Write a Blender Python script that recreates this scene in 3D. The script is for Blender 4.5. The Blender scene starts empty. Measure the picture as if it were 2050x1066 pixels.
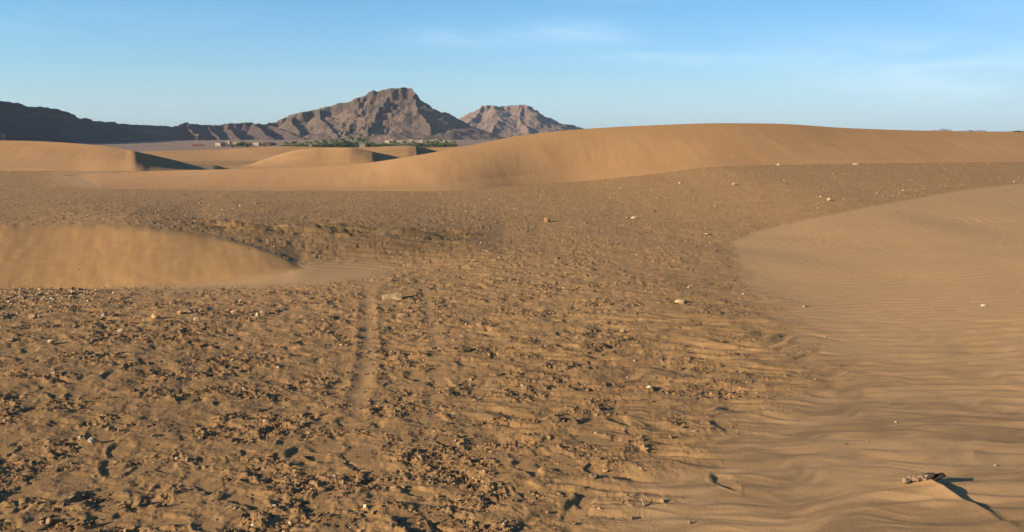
import bpy, bmesh, math, random
import numpy as np
from mathutils import Vector

R = math.radians
random.seed(7)
rng = np.random.default_rng(11)
S = bpy.context.scene
COL = S.collection

# ------------------------------------------------------------------ camera, light, exposure
CAM_H = 1.70
FPX = 1775.0                      # focal length in pixels of the 2050 px wide photograph
PITCH = math.atan((533 - 266) / FPX)
cam_d = bpy.data.cameras.new("camera")
cam_d.sensor_width = 36.0
cam_d.lens = FPX / 2050 * 36.0
cam_d.clip_start = 0.05
cam_d.clip_end = 60000
cam = bpy.data.objects.new("camera", cam_d)
cam.location = (0, 0, CAM_H)
cam.rotation_euler = (R(90) - PITCH, 0, 0)
COL.objects.link(cam)
S.camera = cam

SUN_EL = 16.5
SHADOW_AZ = 65.0                  # shadows run this far right of straight ahead
sun_dir = Vector((-math.sin(R(SHADOW_AZ)) * math.cos(R(SUN_EL)),
                  -math.cos(R(SHADOW_AZ)) * math.cos(R(SUN_EL)), math.sin(R(SUN_EL))))
sun_d = bpy.data.lights.new("sun", 'SUN')
sun_d.energy = 5.0
sun_d.angle = R(0.5)
sun_d.color = (1.0, 0.84, 0.62)
sun = bpy.data.objects.new("sun", sun_d)
sun.rotation_euler = sun_dir.to_track_quat('Z', 'Y').to_euler()
sun.location = (-20, -10, 30)
COL.objects.link(sun)

W = bpy.data.worlds.new("World")
S.world = W
W.use_nodes = True
S.view_settings.view_transform = 'Standard'
S.view_settings.look = 'None'
S.view_settings.exposure = 1.05
S.view_settings.gamma = 1.0
S.cycles.volume_bounces = 0
S.cycles.max_bounces = 6


class NT:
    """small helper for node trees"""
    def __init__(self, tree):
        self.t = tree
        tree.nodes.clear()
    def n(self, kind, **kw):
        nd = self.t.nodes.new(kind)
        for k, v in kw.items():
            if hasattr(nd, k) and k not in ('inputs',):
                setattr(nd, k, v)
            else:
                nd.inputs[k].default_value = v
        return nd
    def l(self, a, b):
        self.t.links.new(a, b)
    def math(self, op, a, b=None, clamp=False):
        m = self.n('ShaderNodeMath', operation=op, use_clamp=clamp)
        for i, v in enumerate((a, b)):
            if v is None:
                continue
            if isinstance(v, (int, float)):
                m.inputs[i].default_value = v
            else:
                self.l(v, m.inputs[i])
        return m.outputs[0]
    def mix(self, fac, a, b, blend='MIX'):
        m = self.n('ShaderNodeMix', data_type='RGBA', blend_type=blend)
        for sock, v in ((m.inputs[0], fac), (m.inputs[6], a), (m.inputs[7], b)):
            if isinstance(v, (int, float)):
                sock.default_value = v
            elif isinstance(v, (tuple, list)):
                sock.default_value = tuple(v) + ((1,) if len(v) == 3 else ())
            else:
                self.l(v, sock)
        return m.outputs[2]
    def ramp(self, fac, stops):
        r = self.n('ShaderNodeValToRGB')
        e = r.color_ramp.elements
        while len(e) < len(stops):
            e.new(0.5)
        for i, (p, c) in enumerate(stops):
            e[i].position = p
            e[i].color = (c, c, c, 1) if isinstance(c, (int, float)) else tuple(c) + (1,)
        self.l(fac, r.inputs[0])
        return r.outputs[0]
    def noise(self, vec, scale, detail=3.0, rough=0.55, dist=0.0):
        nn = self.n('ShaderNodeTexNoise')
        nn.inputs['Scale'].default_value = scale
        nn.inputs['Detail'].default_value = detail
        nn.inputs['Roughness'].default_value = rough
        nn.inputs['Distortion'].default_value = dist
        if vec is not None:
            self.l(vec, nn.inputs['Vector'])
        return nn.outputs['Fac']


# world: clear morning sky with a few thin cirrus streaks
wt = NT(W.node_tree)
w_out = wt.n('ShaderNodeOutputWorld')
w_bg = wt.n('ShaderNodeBackground')
w_bg.inputs['Strength'].default_value = 0.0645
sky = wt.n('ShaderNodeTexSky', sky_type='NISHITA')
sky.sun_disc = False
sky.sun_elevation = R(SUN_EL)
sky.sun_rotation = R(180 + SHADOW_AZ)
sky.altitude = 700
sky.air_density = 1.0
sky.dust_density = 0.6
sky.ozone_density = 1.0
tc = wt.n('ShaderNodeTexCoord')
sep = wt.n('ShaderNodeSeparateXYZ')
wt.l(tc.outputs['Generated'], sep.inputs[0])
yy = wt.math('MAXIMUM', wt.math('ABSOLUTE', sep.outputs['Y']), 0.08)
cu = wt.math('DIVIDE', sep.outputs['X'], yy)
cv = wt.math('DIVIDE', sep.outputs['Z'], yy)
comb = wt.n('ShaderNodeCombineXYZ')
wt.l(cu, comb.inputs[0]); wt.l(cv, comb.inputs[1])
mp = wt.n('ShaderNodeMapping')
mp.inputs['Scale'].default_value = (3.0, 16.0, 1)
mp.inputs['Rotation'].default_value = (0, 0, R(3))
wt.l(comb.outputs[0], mp.inputs[0])
cn = wt.noise(mp.outputs[0], 1.7, 7.0, 0.62, 0.5)
cirrus = wt.ramp(cn, [(0.42, 0.0), (0.80, 1.0)])


def spot(px, py, sx, sy, amp):
    u0 = (px - 1025) / FPX
    v0 = (266 - py) / FPX
    a = wt.math('DIVIDE', wt.math('SUBTRACT', cu, u0), sx / FPX)
    b = wt.math('DIVIDE', wt.math('SUBTRACT', cv, v0), sy / FPX)
    q = wt.math('ADD', wt.math('MULTIPLY', a, a), wt.math('MULTIPLY', b, b))
    return wt.math('MULTIPLY', wt.math('POWER', 2.718, wt.math('MULTIPLY', q, -1.0)), amp)


reg = None
for s in ((1160, 72, 100, 26, .45), (1290, 122, 150, 14, .5), (940, 85, 110, 18, .42), (1300, 0, 150, 12, .7),
          (1980, 20, 110, 40, .55), (1850, 150, 330, 70, .42), (640, 155, 80, 10, .3), (150, 45, 300, 40, .12)):
    sp_ = spot(*s)
    reg = sp_ if reg is None else wt.math('ADD', reg, sp_)
cfac = wt.math('MULTIPLY', wt.math('ADD', cirrus, 0.12), reg, clamp=True)
tint = wt.ramp(cv, [(0.0, (.62, .97, 1.62)), (0.05, (.66, 1.00, 1.43)), (0.15, (.53, .98, 1.37))])
side = wt.ramp(wt.math('ADD', wt.math('MULTIPLY', cu, .8), .5), [(.05, (1, 1, 1)), (.5, (.93, .93, .95)), (.95, (.76, .74, .80))])
skyc = wt.mix(1.0, wt.mix(1.0, sky.outputs[0], tint, 'MULTIPLY'), side, 'MULTIPLY')
final = wt.mix(cfac, skyc, (7.6, 9.2, 10.2))
wt.l(final, w_bg.inputs[0])
wt.l(w_bg.outputs[0], w_out.inputs[0])


# ------------------------------------------------------------------ numpy noise
def _hash(ix, iy, seed):
    h = (ix.astype(np.int64) * 374761393 + iy.astype(np.int64) * 668265263 + seed * 974634777) & 0xFFFFFFFF
    h = ((h ^ (h >> 13)) * 1274126177) & 0xFFFFFFFF
    h = ((h ^ (h >> 16)) * 2246822519) & 0xFFFFFFFF
    return (h ^ (h >> 15)) & 0xFFFFFF


def perlin(x, y, seed=0):
    x = np.asarray(x, float); y = np.asarray(y, float)
    ix = np.floor(x); iy = np.floor(y)
    fx = x - ix; fy = y - iy
    ux = fx * fx * fx * (fx * (fx * 6 - 15) + 10)
    uy = fy * fy * fy * (fy * (fy * 6 - 15) + 10)
    def g(ox, oy):
        a = _hash(ix + ox, iy + oy, seed) * (2 * math.pi / 0x1000000)
        return np.cos(a) * (fx - ox) + np.sin(a) * (fy - oy)
    a = g(0, 0); b = g(1, 0); c = g(0, 1); d = g(1, 1)
    return ((a + (b - a) * ux) * (1 - uy) + (c + (d - c) * ux) * uy) * 1.5


def fbm(x, y, seed=0, octv=4, gain=0.5, lac=2.03):
    s = 0; a = 1.0
    for o in range(octv):
        s = s + a * perlin(x, y, seed + o * 17)
        a *= gain; x = x * lac + 3.1; y = y * lac + 1.7
    return s


def ridged(x, y, seed=0, octv=4, gain=0.5, lac=2.07):
    s = 0; a = 1.0; t = 0
    for o in range(octv):
        s = s + a * (1 - np.abs(perlin(x, y, seed + o * 13)) * 1.6)
        t += a
        a *= gain; x = x * lac + 5.3; y = y * lac + 2.9
    return s / t


def worley(x, y, seed=0):
    ix = np.floor(x); iy = np.floor(y)
    best = np.full(np.shape(x), 9.0); rnd = np.zeros(np.shape(x))
    for ox in (-1, 0, 1):
        for oy in (-1, 0, 1):
            cx = ix + ox; cy = iy + oy
            px_ = cx + _hash(cx, cy, seed) / 0x1000000
            py_ = cy + _hash(cx, cy, seed + 91) / 0x1000000
            d = (x - px_) ** 2 + (y - py_) ** 2
            m = d < best
            best = np.where(m, d, best)
            rnd = np.where(m, _hash(cx, cy, seed + 57) / 0x1000000, rnd)
    return np.sqrt(best), rnd


def sst(a, b, x):
    t = np.clip((x - a) / (b - a), 0, 1)
    return t * t * (3 - 2 * t)


def bump(x, c, w):
    return np.exp(-((x - c) / w) ** 2)


# ------------------------------------------------------------------ from the photograph to the ground
CP, SP = math.cos(PITCH), math.sin(PITCH)


def ray(px, py):
    """direction of a photograph pixel, scaled so that y = 1"""
    a = (px - 1025) / FPX; b = (533 - py) / FPX
    x = a; y = CP + b * SP; z = -SP + b * CP
    return x / y, z / y


def on_plane(px, py, z=0.0):
    u, v = ray(px, py)
    Y = (z - CAM_H) / v
    return u * Y, Y


def at_dist(px, py, Y):
    u, v = ray(px, py)
    return u * Y, Y, CAM_H + v * Y


def to_px(x, y, z):
    dz = z - CAM_H
    zc = y * CP - dz * SP
    yc = y * SP + dz * CP
    zc = np.where(zc < 0.05, 0.05, zc)
    return 1025 + FPX * x / zc, 533 - FPX * yc / zc


def curve(pts):
    """smooth 1-D interpolation through (px, value) points"""
    p = np.array(pts, float)
    X, V = p[:, 0], p[:, 1]
    d = np.diff(V) / np.diff(X)
    m = np.zeros_like(V)
    m[0], m[-1] = d[0], d[-1]
    for i in range(1, len(V) - 1):
        m[i] = 0 if d[i - 1] * d[i] <= 0 else 2 * d[i - 1] * d[i] / (d[i - 1] + d[i])
    def f(x):
        x = np.clip(np.asarray(x, float), X[0], X[-1])
        i = np.clip(np.searchsorted(X, x) - 1, 0, len(X) - 2)
        h = X[i + 1] - X[i]; t = (x - X[i]) / h
        return ((2 * t**3 - 3 * t**2 + 1) * V[i] + (t**3 - 2 * t**2 + t) * h * m[i]
                + (-2 * t**3 + 3 * t**2) * V[i + 1] + (t**3 - t**2) * h * m[i + 1])
    return f


# ------------------------------------------------------------------ the ground's height
# edge of the sandy bank on the left: foot and brow
_bank_foot = [(-900, 590), (-300, 582), (0, 577), (100, 575), (200, 572), (300, 568), (400, 561), (480, 555), (560, 545), (620, 536)]
_bank_brow = [(-900, 452), (-300, 452), (0, 450), (120, 447), (250, 449), (330, 458), (430, 471), (500, 489), (560, 511), (620, 535)]
bf_py, bb_py = curve(_bank_foot), curve(_bank_brow)
bank_zf = curve([(-900, -.20), (0, -.20), (300, -.13), (500, -.06), (600, -.015), (620, -.01)])
bank_zb = curve([(-900, .37), (0, .37), (250, .37), (330, .33), (430, .25), (500, .17), (560, .08), (620, 0.0), (1200, 0.0)])
TIP = 620


def ph(x, y):
    """photograph column of a point of the plan (z about zero)"""
    return 1025 + FPX * x / np.maximum(y * CP + CAM_H * SP, 0.3)


def v_of(py):
    w = (533 - py) / FPX
    return (-SP + w * CP) / (CP + w * SP)


def bank_lines(p):
    q = np.clip(p, -900, TIP)
    zf = bank_zf(q)
    Yf = (zf - CAM_H) / v_of(bf_py(q))
    zb = bank_zb(np.clip(p, -900, 1200))
    Yb = (zb - CAM_H) / v_of(np.where(p < TIP, bb_py(q), 535.0))
    return Yf, zf, np.maximum(Yb, Yf + .02), zb


terr_z = curve([(-900, .38), (430, .31), (500, .27), (620, .20), (760, .16), (860, .10), (950, .05), (1040, 0), (1200, 0)])
terr_py = curve([(-900, 449), (430, 452), (620, 459), (760, 467), (860, 474), (950, 489), (1040, 508), (1200, 520)])
right_rise = curve([(-2, 0), (2, .13), (4.5, .35), (7, .59), (12, .65), (40, .66)])


LUMP = on_plane(1852, 975)
FEET = []      # footprints: x, y, heading, length, width, depth
for px_, py_, hd, ln, wd, dp in (
    (225, 928, 70, .30, .14, .060), (330, 922, 60, .28, .13, .060), (735, 930, 60, .34, .17, .060), (722, 905, 75, .30, .14, .035),
    (617, 858, 80, .30, .13, .050), (885, 1062, 75, .46, .30, .150), (505, 1002, 50, .30, .13, .060), (215, 975, -50, .34, .13, .055),
    (340, 1040, 8, .38, .12, .050), (205, 1025, 70, .32, .15, .060), (635, 905, 70, .30, .15, .040), (240, 893, 75, .25, .12, .045),
    (82, 945, 80, .30, .14, .040), (1452, 968, 75, .22, .12, .055), (935, 725, 60, .24, .12, .045), (850, 832, 40, .42, .22, .035),
    (1450, 855, 85, .26, .12, .030), (1052, 983, 80, .22, .12, .045), (62, 705, 70, .30, .14, .05), 
    (420, 1050, 65, .28, .13, .05), (115, 790, 60, .28, .13, .035),
    (1140, 675, 60, .3, .13, .04), (1225, 672, 70, .3, .13, .04),
    (885, 765, 45, .26, .12, .04), (1190, 705, 80, .26, .12, .035), (1465, 732, 85, .28, .13, .03), (790, 800, 60, .25, .12, .04),
    (1000, 915, 75, .26, .13, .03), (640, 1030, 60, .3, .13, .05), 
    (1330, 780, 70, .26, .12, .035), (900, 880, 75, .26, .14, .03), (1240, 845, 80, .24, .12, .03)):
    fx_, fy_ = on_plane(px_, py_)
    FEET.append((fx_, fy_, R(90 - hd) + R(90), ln, wd, min(dp * .6, .025) if dp < .1 else .085))

_rf = np.random.default_rng(23)
for _ in range(70):                      # older prints, blown half full
    px_ = 1300 * _rf.random() ** 1.3 - 60; py_ = _rf.uniform(690, 1100)
    fx_, fy_ = on_plane(px_, py_)
    FEET.append((fx_, fy_, R(_rf.uniform(60, 160)), _rf.uniform(.20, .34), _rf.uniform(.09, .17), _rf.uniform(.010, .026)))

# the smooth right-hand sand sheet
_sheet_top = curve([(1380, 600), (1440, 520), (1470, 487), (1500, 469), (1600, 442), (1800, 404), (2050, 368), (2500, 335), (3200, 315)])
_sheet_left = curve([(330, 3200), (368, 2050), (404, 1800), (442, 1610), (469, 1500), (490, 1470), (540, 1475), (600, 1520), (680, 1610),
                     (760, 1640), (830, 1560), (900, 1430), (980, 1290), (1066, 1180), (1300, 1000)])
_track_a = curve([(560, 740), (620, 735), (700, 737), (760, 726), (830, 712), (950, 700)])
_track_b = curve([(560, 852), (620, 858), (700, 872), (760, 868), (830, 855), (950, 840)])


def masks(x, y):
    """sand (smooth, drifted) against gravel, and how strongly the bank, the sheet and the hollow act"""
    p, q = to_px(x, y, base_h(x, y) * (np.hypot(x, y) < 60))
    wob = fbm(x * .9, y * .9, 3, 3) * 40 + fbm(x * 5, y * 5, 9, 3) * 16
    front = (y > 0.3)
    dl = p - _sheet_left(np.clip(q, 330, 1300)) + wob * sst(480, 640, q) * 2.2
    soft = 14 + 150 * sst(500, 760, q)
    sheet = sst(-soft, soft, dl) * front
    Yf, zf, Yb, zb = bank_lines(p)
    inb = sst(Yf - .12, Yf + .30, y + fbm(x * 2.2, y * 2.2, 14, 3) * .10) * (1 - sst(Yb - .02, Yb + .10, y + fbm(x * 3, y * 3, 4, 2) * .12)) * (p < TIP) * front
    tongue = 1.5 * np.exp(-(((p - 178 - (q - 362) * 1.1 + wob * .8) / 62) ** 2 + ((q - 356) / 21) ** 4)) * front
    # thin drift of sand running off the bank's tip
    apron = np.exp(-(((q - (586 - .085 * (p - 250))) / np.where(q > (586 - .085 * (p - 250)), 14, 18)) ** 2)) * sst(150, 420, p) * (1 - sst(640, 930, p)) * front * .85
    tip = np.exp(-(((p - 640) / 110) ** 2 + ((q - 545) / 24) ** 2)) * .9 * front
    return p, q, sheet, np.clip(inb, 0, 1), np.clip(apron + tip + tongue, 0, 1)


def clump_at(x, y, leftness):
    """patches of loose crusty clods, drawn out along the wind"""
    a = fbm(x * 1.7 + fbm(x * 3, y * 3, 33, 2) * .25, y * 2.7, 31, 5, .62)
    return sst(.10, .60, a + .30 * leftness - .10)


def track_at(p, q):
    on = sst(550, 600, q) * (1 - sst(790, 900, q))
    t_ = 0
    for tr in (_track_a, _track_b):
        dx = (p - tr(np.clip(q, 560, 950))) / np.maximum(11 + (q - 560) * .035, 6)
        t_ = np.maximum(t_, on * np.exp(-dx ** 2 * 1.3) * (.62 if tr is _track_a else .36))
    return t_


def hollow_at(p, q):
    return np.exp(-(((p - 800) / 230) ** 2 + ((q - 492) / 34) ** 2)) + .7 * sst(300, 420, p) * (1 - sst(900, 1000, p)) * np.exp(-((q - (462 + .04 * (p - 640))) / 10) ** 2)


def dust_at(x, y, q):
    """dark heavy grains swept into streaks"""
    a = fbm(x * .8 + .2 * y, y * 3.4 - .35 * x + fbm(x * 1.3, y * 1.3, 13, 2) * .7, 97, 5, .6)
    return sst(-.15, .60, a + .26) * sst(640, 860, q)


def base_h(x, y):
    """broad shape of the ground, without detail"""
    r = np.hypot(x, y)
    h = fbm(x * .22, y * .22, 21, 3) * .045 * sst(2, 6, r) * (1 - sst(15, 23, r))
    p = ph(x, y)
    front = sst(0.5, 2.0, y)
    Yf, zf, Yb, zb = bank_lines(p)
    t = np.clip((y - Yf) / (Yb - Yf), 0, 1)
    prof = np.where(t < .84, t * 1.12, .9408 + .0592 * (1 - ((1 - t) / .16) ** 2))
    prof = prof * sst(0, .12, t + .03)
    tz = terr_z(np.clip(p, -900, 1200))
    Yr = np.maximum((tz - CAM_H) / v_of(terr_py(np.clip(p, -900, 1200))), Yb + .35)
    kk = sst(330, 520, p)
    Yr = np.maximum(Yr, Yb + .35 + 1.0 * kk)
    tz = zb + .01 + np.maximum(tz - zb - .01, 0) * kk
    k = np.clip((y - Yb) / (Yr - Yb), 0, 1)
    k = k + (sst(0, 1, k) - k) * .5
    before = zf * sst(Yf - 1.3, Yf, y) * (1 - sst(TIP - 60, TIP, p))
    hb = np.where(y < Yf, before, np.where(y < Yb, (zf + (zb - zf) * prof) * (1 - sst(TIP - 40, TIP, p)), np.where(y < Yr, zb + (tz - zb) * k, tz * (1 - sst(0, 12, y - Yr)))))
    h = h + hb * front * (1 - sst(28, 45, r))
    h = h - .07 * np.exp(-(((p - 800) / 170) ** 2 + ((y - 12.1) / 1.0) ** 2))
    # right-hand sheet swells gently, the gravel behind it climbs to the dune's foot
    h = h + .16 * sst(3.2, 7.5, x) * sst(5, 11, y) * (1 - sst(14, 26, y))
    h = h + right_rise(np.clip(x, -2, 40)) * sst(12, 29, y) * (1 - sst(36, 60, y))
    # far ground drops away to the plain
    h = h - .65 * sst(38, 60, y) - 1.2 * sst(75, 130, r) - 14.2 * sst(120, 520, r)
    h = h + .2 * sst(600, 1500, r) * fbm(x * .004, y * .004, 5, 3)
    return h


def ground_h(x, y, detail=True):
    h = base_h(x, y)
    if not detail:
        return h
    shp = x.shape
    r = np.hypot(x, y)
    near = (r < 60) & (y > .2)
    xn, yn, rn = x[near], y[near], r[near]
    p, q, sheet, inb, apron = masks(xn, yn)
    sand = np.clip(sheet + inb + apron, 0, 1)
    g = 1 - sand
    d = np.zeros_like(xn)
    fade = 1 - sst(20, 45, rn)
    leftness = 1 - sst(900, 1700, p)
    # rough crusty gravel
    clump = clump_at(xn, yn, leftness)
    d += g * fade * (fbm(xn * 2.6, yn * 3.4, 41, 3) * .008)
    d += g * fade * clump * np.clip(fbm(xn * 16, yn * 16, 51, 4, .6), -.2, 1) * .0085
    churn = (.30 + .70 * leftness) * sst(21, 9, rn)
    d += g * fade * churn * (.45 + .55 * clump) * fbm(xn * 6.5 + fbm(xn * 4, yn * 4, 44, 2) * .3, yn * 8.5, 43, 4, .58) * .0150
    w0, r0 = worley(xn * 5.2 + fbm(xn * 5, yn * 5, 46, 2) * .5, yn * 5.2, 47)
    d -= g * fade * churn * sst(.40, .15, w0) * (r0 > .55) * .015 * (r0 - .3)
    w1, r1 = worley(xn * 34 + fbm(xn * 9, yn * 9, 6, 2) * .5, yn * 34, 61)
    d += g * fade * clump * np.sqrt(np.clip(.36 - w1, 0, .36)) * .012 * (r1 > .6) * r1
    d += g * fade * fbm(xn * 40, yn * 40, 81, 2) * .0012
    # streaks of sand blown left to right between the gravel
    stre = sst(500, 700, q) * sst(620, 1250, p + fbm(xn * .8, yn * .8, 8, 2) * 160)
    sas = fbm(xn * 1.1 + .35 * yn, yn * 5.2 - .5 * xn + fbm(xn * 1.3, yn * 1.3, 13, 2) * .9, 91, 3)
    d += stre * (1 - .72 * sheet) * fade * (np.abs(sas) ** 1.1 * -.034 + .009)
    # wind ripples on the sheet
    lam = .165
    wv = yn * (1 + .0 * xn) - .10 * xn + fbm(xn * .55, yn * .55, 15, 3) * .20 + fbm(xn * 2.2, yn * 2.2, 19, 2) * .022
    ph_ = (wv / lam) % 1.0
    rip = np.where(ph_ < .68, ph_ / .68, (1 - ph_) / .32)
    rip = rip * rip * (3 - 2 * rip)
    ampn = .55 + .6 * fbm(xn * .7, yn * .7, 23, 2)
    d += sheet * (rip - .5) * .011 * np.clip(ampn, .12, 1.1) * (1 - sst(13, 24, rn))
    # ripples and scarplets in the hollow right of the bank
    hol = np.exp(-(((p - 830) / 190) ** 2 + ((q - 500) / 46) ** 2))
    wv2 = yn * .92 + .12 * xn + fbm(xn * 1.2, yn * 1.2, 25, 2) * .10
    d += hol * np.sin(wv2 * 2 * math.pi / .21) * .016
    brk = np.exp(-(((q - (461 + .05 * (p - 640) + fbm(xn * .9, yn * .9, 27, 2) * 10)) / 9) ** 2)) * sst(330, 480, p) * (1 - sst(900, 1010, p))
    d += brk * (fbm(xn * 1.1, yn * 4.2, 29, 4) * .085)
    # sand-fall tongues on the bank
    d += inb * (fbm(xn * 2.6 + .9 * yn, yn * .55, 33, 3) * .006)
    d += inb * np.abs(np.sin((xn * .8 + yn * .65) * 9 + fbm(xn, yn, 35, 2) * 3)) * .0035 * sst(560, 200, p)
    # ridge of drifted sand in the lee of the dried lump
    ax, ay = LUMP; bx_, by_ = on_plane(2090, 1092)
    L = math.hypot(bx_ - ax, by_ - ay); ux, uy = (bx_ - ax) / L, (by_ - ay) / L
    al = (xn - ax) * ux + (yn - ay) * uy; ac = -(xn - ax) * uy + (yn - ay) * ux + fbm(xn * 3, yn * 3, 77, 2) * .012
    hh = .044 * sst(-.08, .02, al) * (1 - sst(.05, L, al) ** .6) * (al < L)
    wid = .030 + .03 * np.clip(al, 0, 1)
    d += hh * np.where(ac > 0, np.exp(-(ac / (wid * .75)) ** 2), np.exp(-np.abs(ac) / .16))
    # two old wheel tracks
    for tr in (_track_a, _track_b):
        dx = (p - tr(np.clip(q, 560, 950))) / np.maximum(12 + (q - 560) * .04, 7)
        on = sst(560, 600, q) * (1 - sst(800, 930, q))
        d = d * (1 - .80 * on * np.exp(-dx ** 2 * 1.4)) + (1 if tr is _track_a else .6) * on * (-.005 * np.exp(-dx ** 2 * 1.6) + .004 * np.exp(-((np.abs(dx) - 1.35) / .45) ** 2))
    # footprints
    for fx_, fy_, a, ln, wd, dp in FEET:
        m = (np.abs(xn - fx_) < .6) & (np.abs(yn - fy_) < .6)
        if not m.any():
            continue
        X, Y = xn[m] - fx_, yn[m] - fy_
        u = X * math.cos(a) + Y * math.sin(a); v = -X * math.sin(a) + Y * math.cos(a)
        u = u + fbm(X * 9 + fx_ * 7, Y * 9, 37, 3) * .024; v = v + fbm(X * 9, Y * 9 + fy_ * 5, 38, 3) * .020
        e = np.sqrt((u / (ln / 2)) ** 2 + (v / (wd / 2 * (1 + .25 * np.tanh(u / ln * 4)))) ** 2)
        dd = d[m]
        pit = 1 - sst(.60, 1.06, e)
        sh = (X * .9 + Y * .42) / (.42 * (ln + wd) * .5)            # along the shadows
        deep = np.clip(.62 - .55 * sh + .25 * fbm(X * 6 + fy_ * 3, Y * 6, 39, 2), .06, 1.15)
        rim = np.exp(-((e - 1.16) / .15) ** 2)
        d[m] = dd * (1 - .92 * pit * (1 - .4 * (e > .8))) - .50 * dp * pit * deep + rim * dp * .06 * (1 + .6 * np.tanh(-sh * 3))
    out = np.zeros(shp)
    out[near] = d
    return h + out


def new_obj(name, me, mat=None, parent=None):
    o = bpy.data.objects.new(name, me)
    COL.objects.link(o)
    if mat is not None:
        me.materials.clear(); me.materials.append(mat)
    if parent is not None:
        o.parent = parent
    return o


def tag(o, label=None, cat=None, group=None, kind=None):
    for k, v in (('label', label), ('category', cat), ('group', group), ('kind', kind)):
        if v:
            o[k] = v
    return o


def raw_mesh(name, co, faces, smooth=True):
    """co (n,3), faces (m,k) numpy"""
    me = bpy.data.meshes.new(name)
    co = np.ascontiguousarray(co, np.float32); faces = np.ascontiguousarray(faces, np.int32)
    m, k = faces.shape
    me.vertices.add(len(co)); me.vertices.foreach_set('co', co.ravel())
    me.loops.add(m * k); me.loops.foreach_set('vertex_index', faces.ravel())
    me.polygons.add(m)
    me.polygons.foreach_set('loop_start', np.arange(0, m * k, k, dtype=np.int32))
    me.polygons.foreach_set('use_smooth', np.full(m, smooth))
    me.update(calc_edges=True)
    return me


def grid_faces(nr, nc, wrap=False):
    i = np.arange(nr - 1)[:, None]; j = np.arange(nc if wrap else nc - 1)[None, :]
    j2 = (j + 1) % nc
    return np.stack([i * nc + j, i * nc + j2, (i + 1) * nc + j2, (i + 1) * nc + j], -1).reshape(-1, 4)


def attr(me, name, v):
    a = me.attributes.new(name, 'FLOAT', 'POINT')
    a.data.foreach_set('value', np.ascontiguousarray(v, np.float32).ravel())


# ------------------------------------------------------------------ materials
def pmat(name, rough=.95, spec=.12):
    m = bpy.data.materials.new(name)
    m.use_nodes = True
    t = NT(m.node_tree)
    o = t.n('ShaderNodeOutputMaterial')
    b = t.n('ShaderNodeBsdfPrincipled')
    b.inputs['Roughness'].default_value = rough
    b.inputs['Specular IOR Level'].default_value = spec
    t.l(b.outputs[0], o.inputs[0])
    return m, t, b


SAND_A, SAND_B = (.385, .214, .094), (.346, .188, .080)
BANK_A, BANK_B = (.330, .185, .076), (.290, .160, .064)
SHEET_A, SHEET_B = (.418, .246, .110), (.376, .219, .097)
GRAV_A, GRAV_B, GRAV_C = (.352, .200, .080), (.276, .155, .062), (.146, .083, .042)
OLIVE = (.180, .110, .050)
PLAIN_A, PLAIN_B = (.27, .175, .11), (.205, .135, .09)


def geo_pos(t):
    g = t.n('ShaderNodeNewGeometry')
    return g.outputs['Position']


def mk_ground():
    m, t, b = pmat("ground_sand_and_gravel", .95, .10)
    P = geo_pos(t)
    a = lambda nm: t.n('ShaderNodeAttribute', attribute_name=nm).outputs['Fac']
    sheet, bank, apron, far = a('sheet'), a('bank'), a('apron'), a('far')
    n1 = t.noise(P, .55, 5, .6); n2 = t.noise(P, 7, 5, .65); n3 = t.noise(P, 60, 3, .6); n4 = t.noise(P, 190, 2, .6)
    g = t.mix(t.ramp(n2, [(.34, 0), (.66, 1)]), GRAV_B, GRAV_A)
    g = t.mix(t.ramp(n1, [(.40, 0.0), (.68, .55)]), g, GRAV_B)
    g = t.mix(t.ramp(n3, [(.58, 0), (.72, .8)]), g, GRAV_C)
    g = t.mix(t.ramp(n4, [(.64, 0), (.74, .6)]), g, (.46, .36, .25))
    s = t.mix(t.ramp(n2, [(.3, 0), (.7, 1)]), SHEET_B, SHEET_A)
    s = t.mix(t.ramp(n3, [(.58, 0), (.76, .35)]), s, GRAV_B)
    k = t.mix(t.ramp(n2, [(.3, 0), (.7, 1)]), BANK_B, BANK_A)
    g = t.mix(t.math('MULTIPLY', a('clump'), t.ramp(t.noise(P, 28, 4, .65), [(.38, 0), (.60, .80)])), g, GRAV_C)
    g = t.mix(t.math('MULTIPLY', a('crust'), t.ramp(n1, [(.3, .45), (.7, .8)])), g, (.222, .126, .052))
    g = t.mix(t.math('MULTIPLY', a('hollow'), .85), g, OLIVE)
    s = t.mix(t.math('MULTIPLY', a('dust'), t.ramp(n2, [(.25, .35), (.7, .75)])), s, OLIVE)
    c = t.mix(sheet, g, s)
    c = t.mix(apron, c, s)
    c = t.mix(bank, c, k)
    nf = t.noise(P, .012, 6, .62); nf2 = t.noise(P, .09, 4, .6)
    f = t.mix(t.ramp(nf, [(.38, 0), (.62, 1)]), PLAIN_A, PLAIN_B)
    f = t.mix(t.ramp(nf2, [(.56, 0), (.66, .6)]), f, (.15, .115, .075))
    c = t.mix(far, c, f)
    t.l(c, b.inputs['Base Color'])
    bp = t.n('ShaderNodeBump'); bp.inputs['Strength'].default_value = .5; bp.inputs['Distance'].default_value = .006
    hgt = t.math('ADD', t.noise(P, 75, 4, .65), t.math('MULTIPLY', t.noise(P, 230, 2, .6), .35))
    t.l(hgt, bp.inputs['Height']); t.l(bp.outputs[0], b.inputs['Normal'])
    return m


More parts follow.
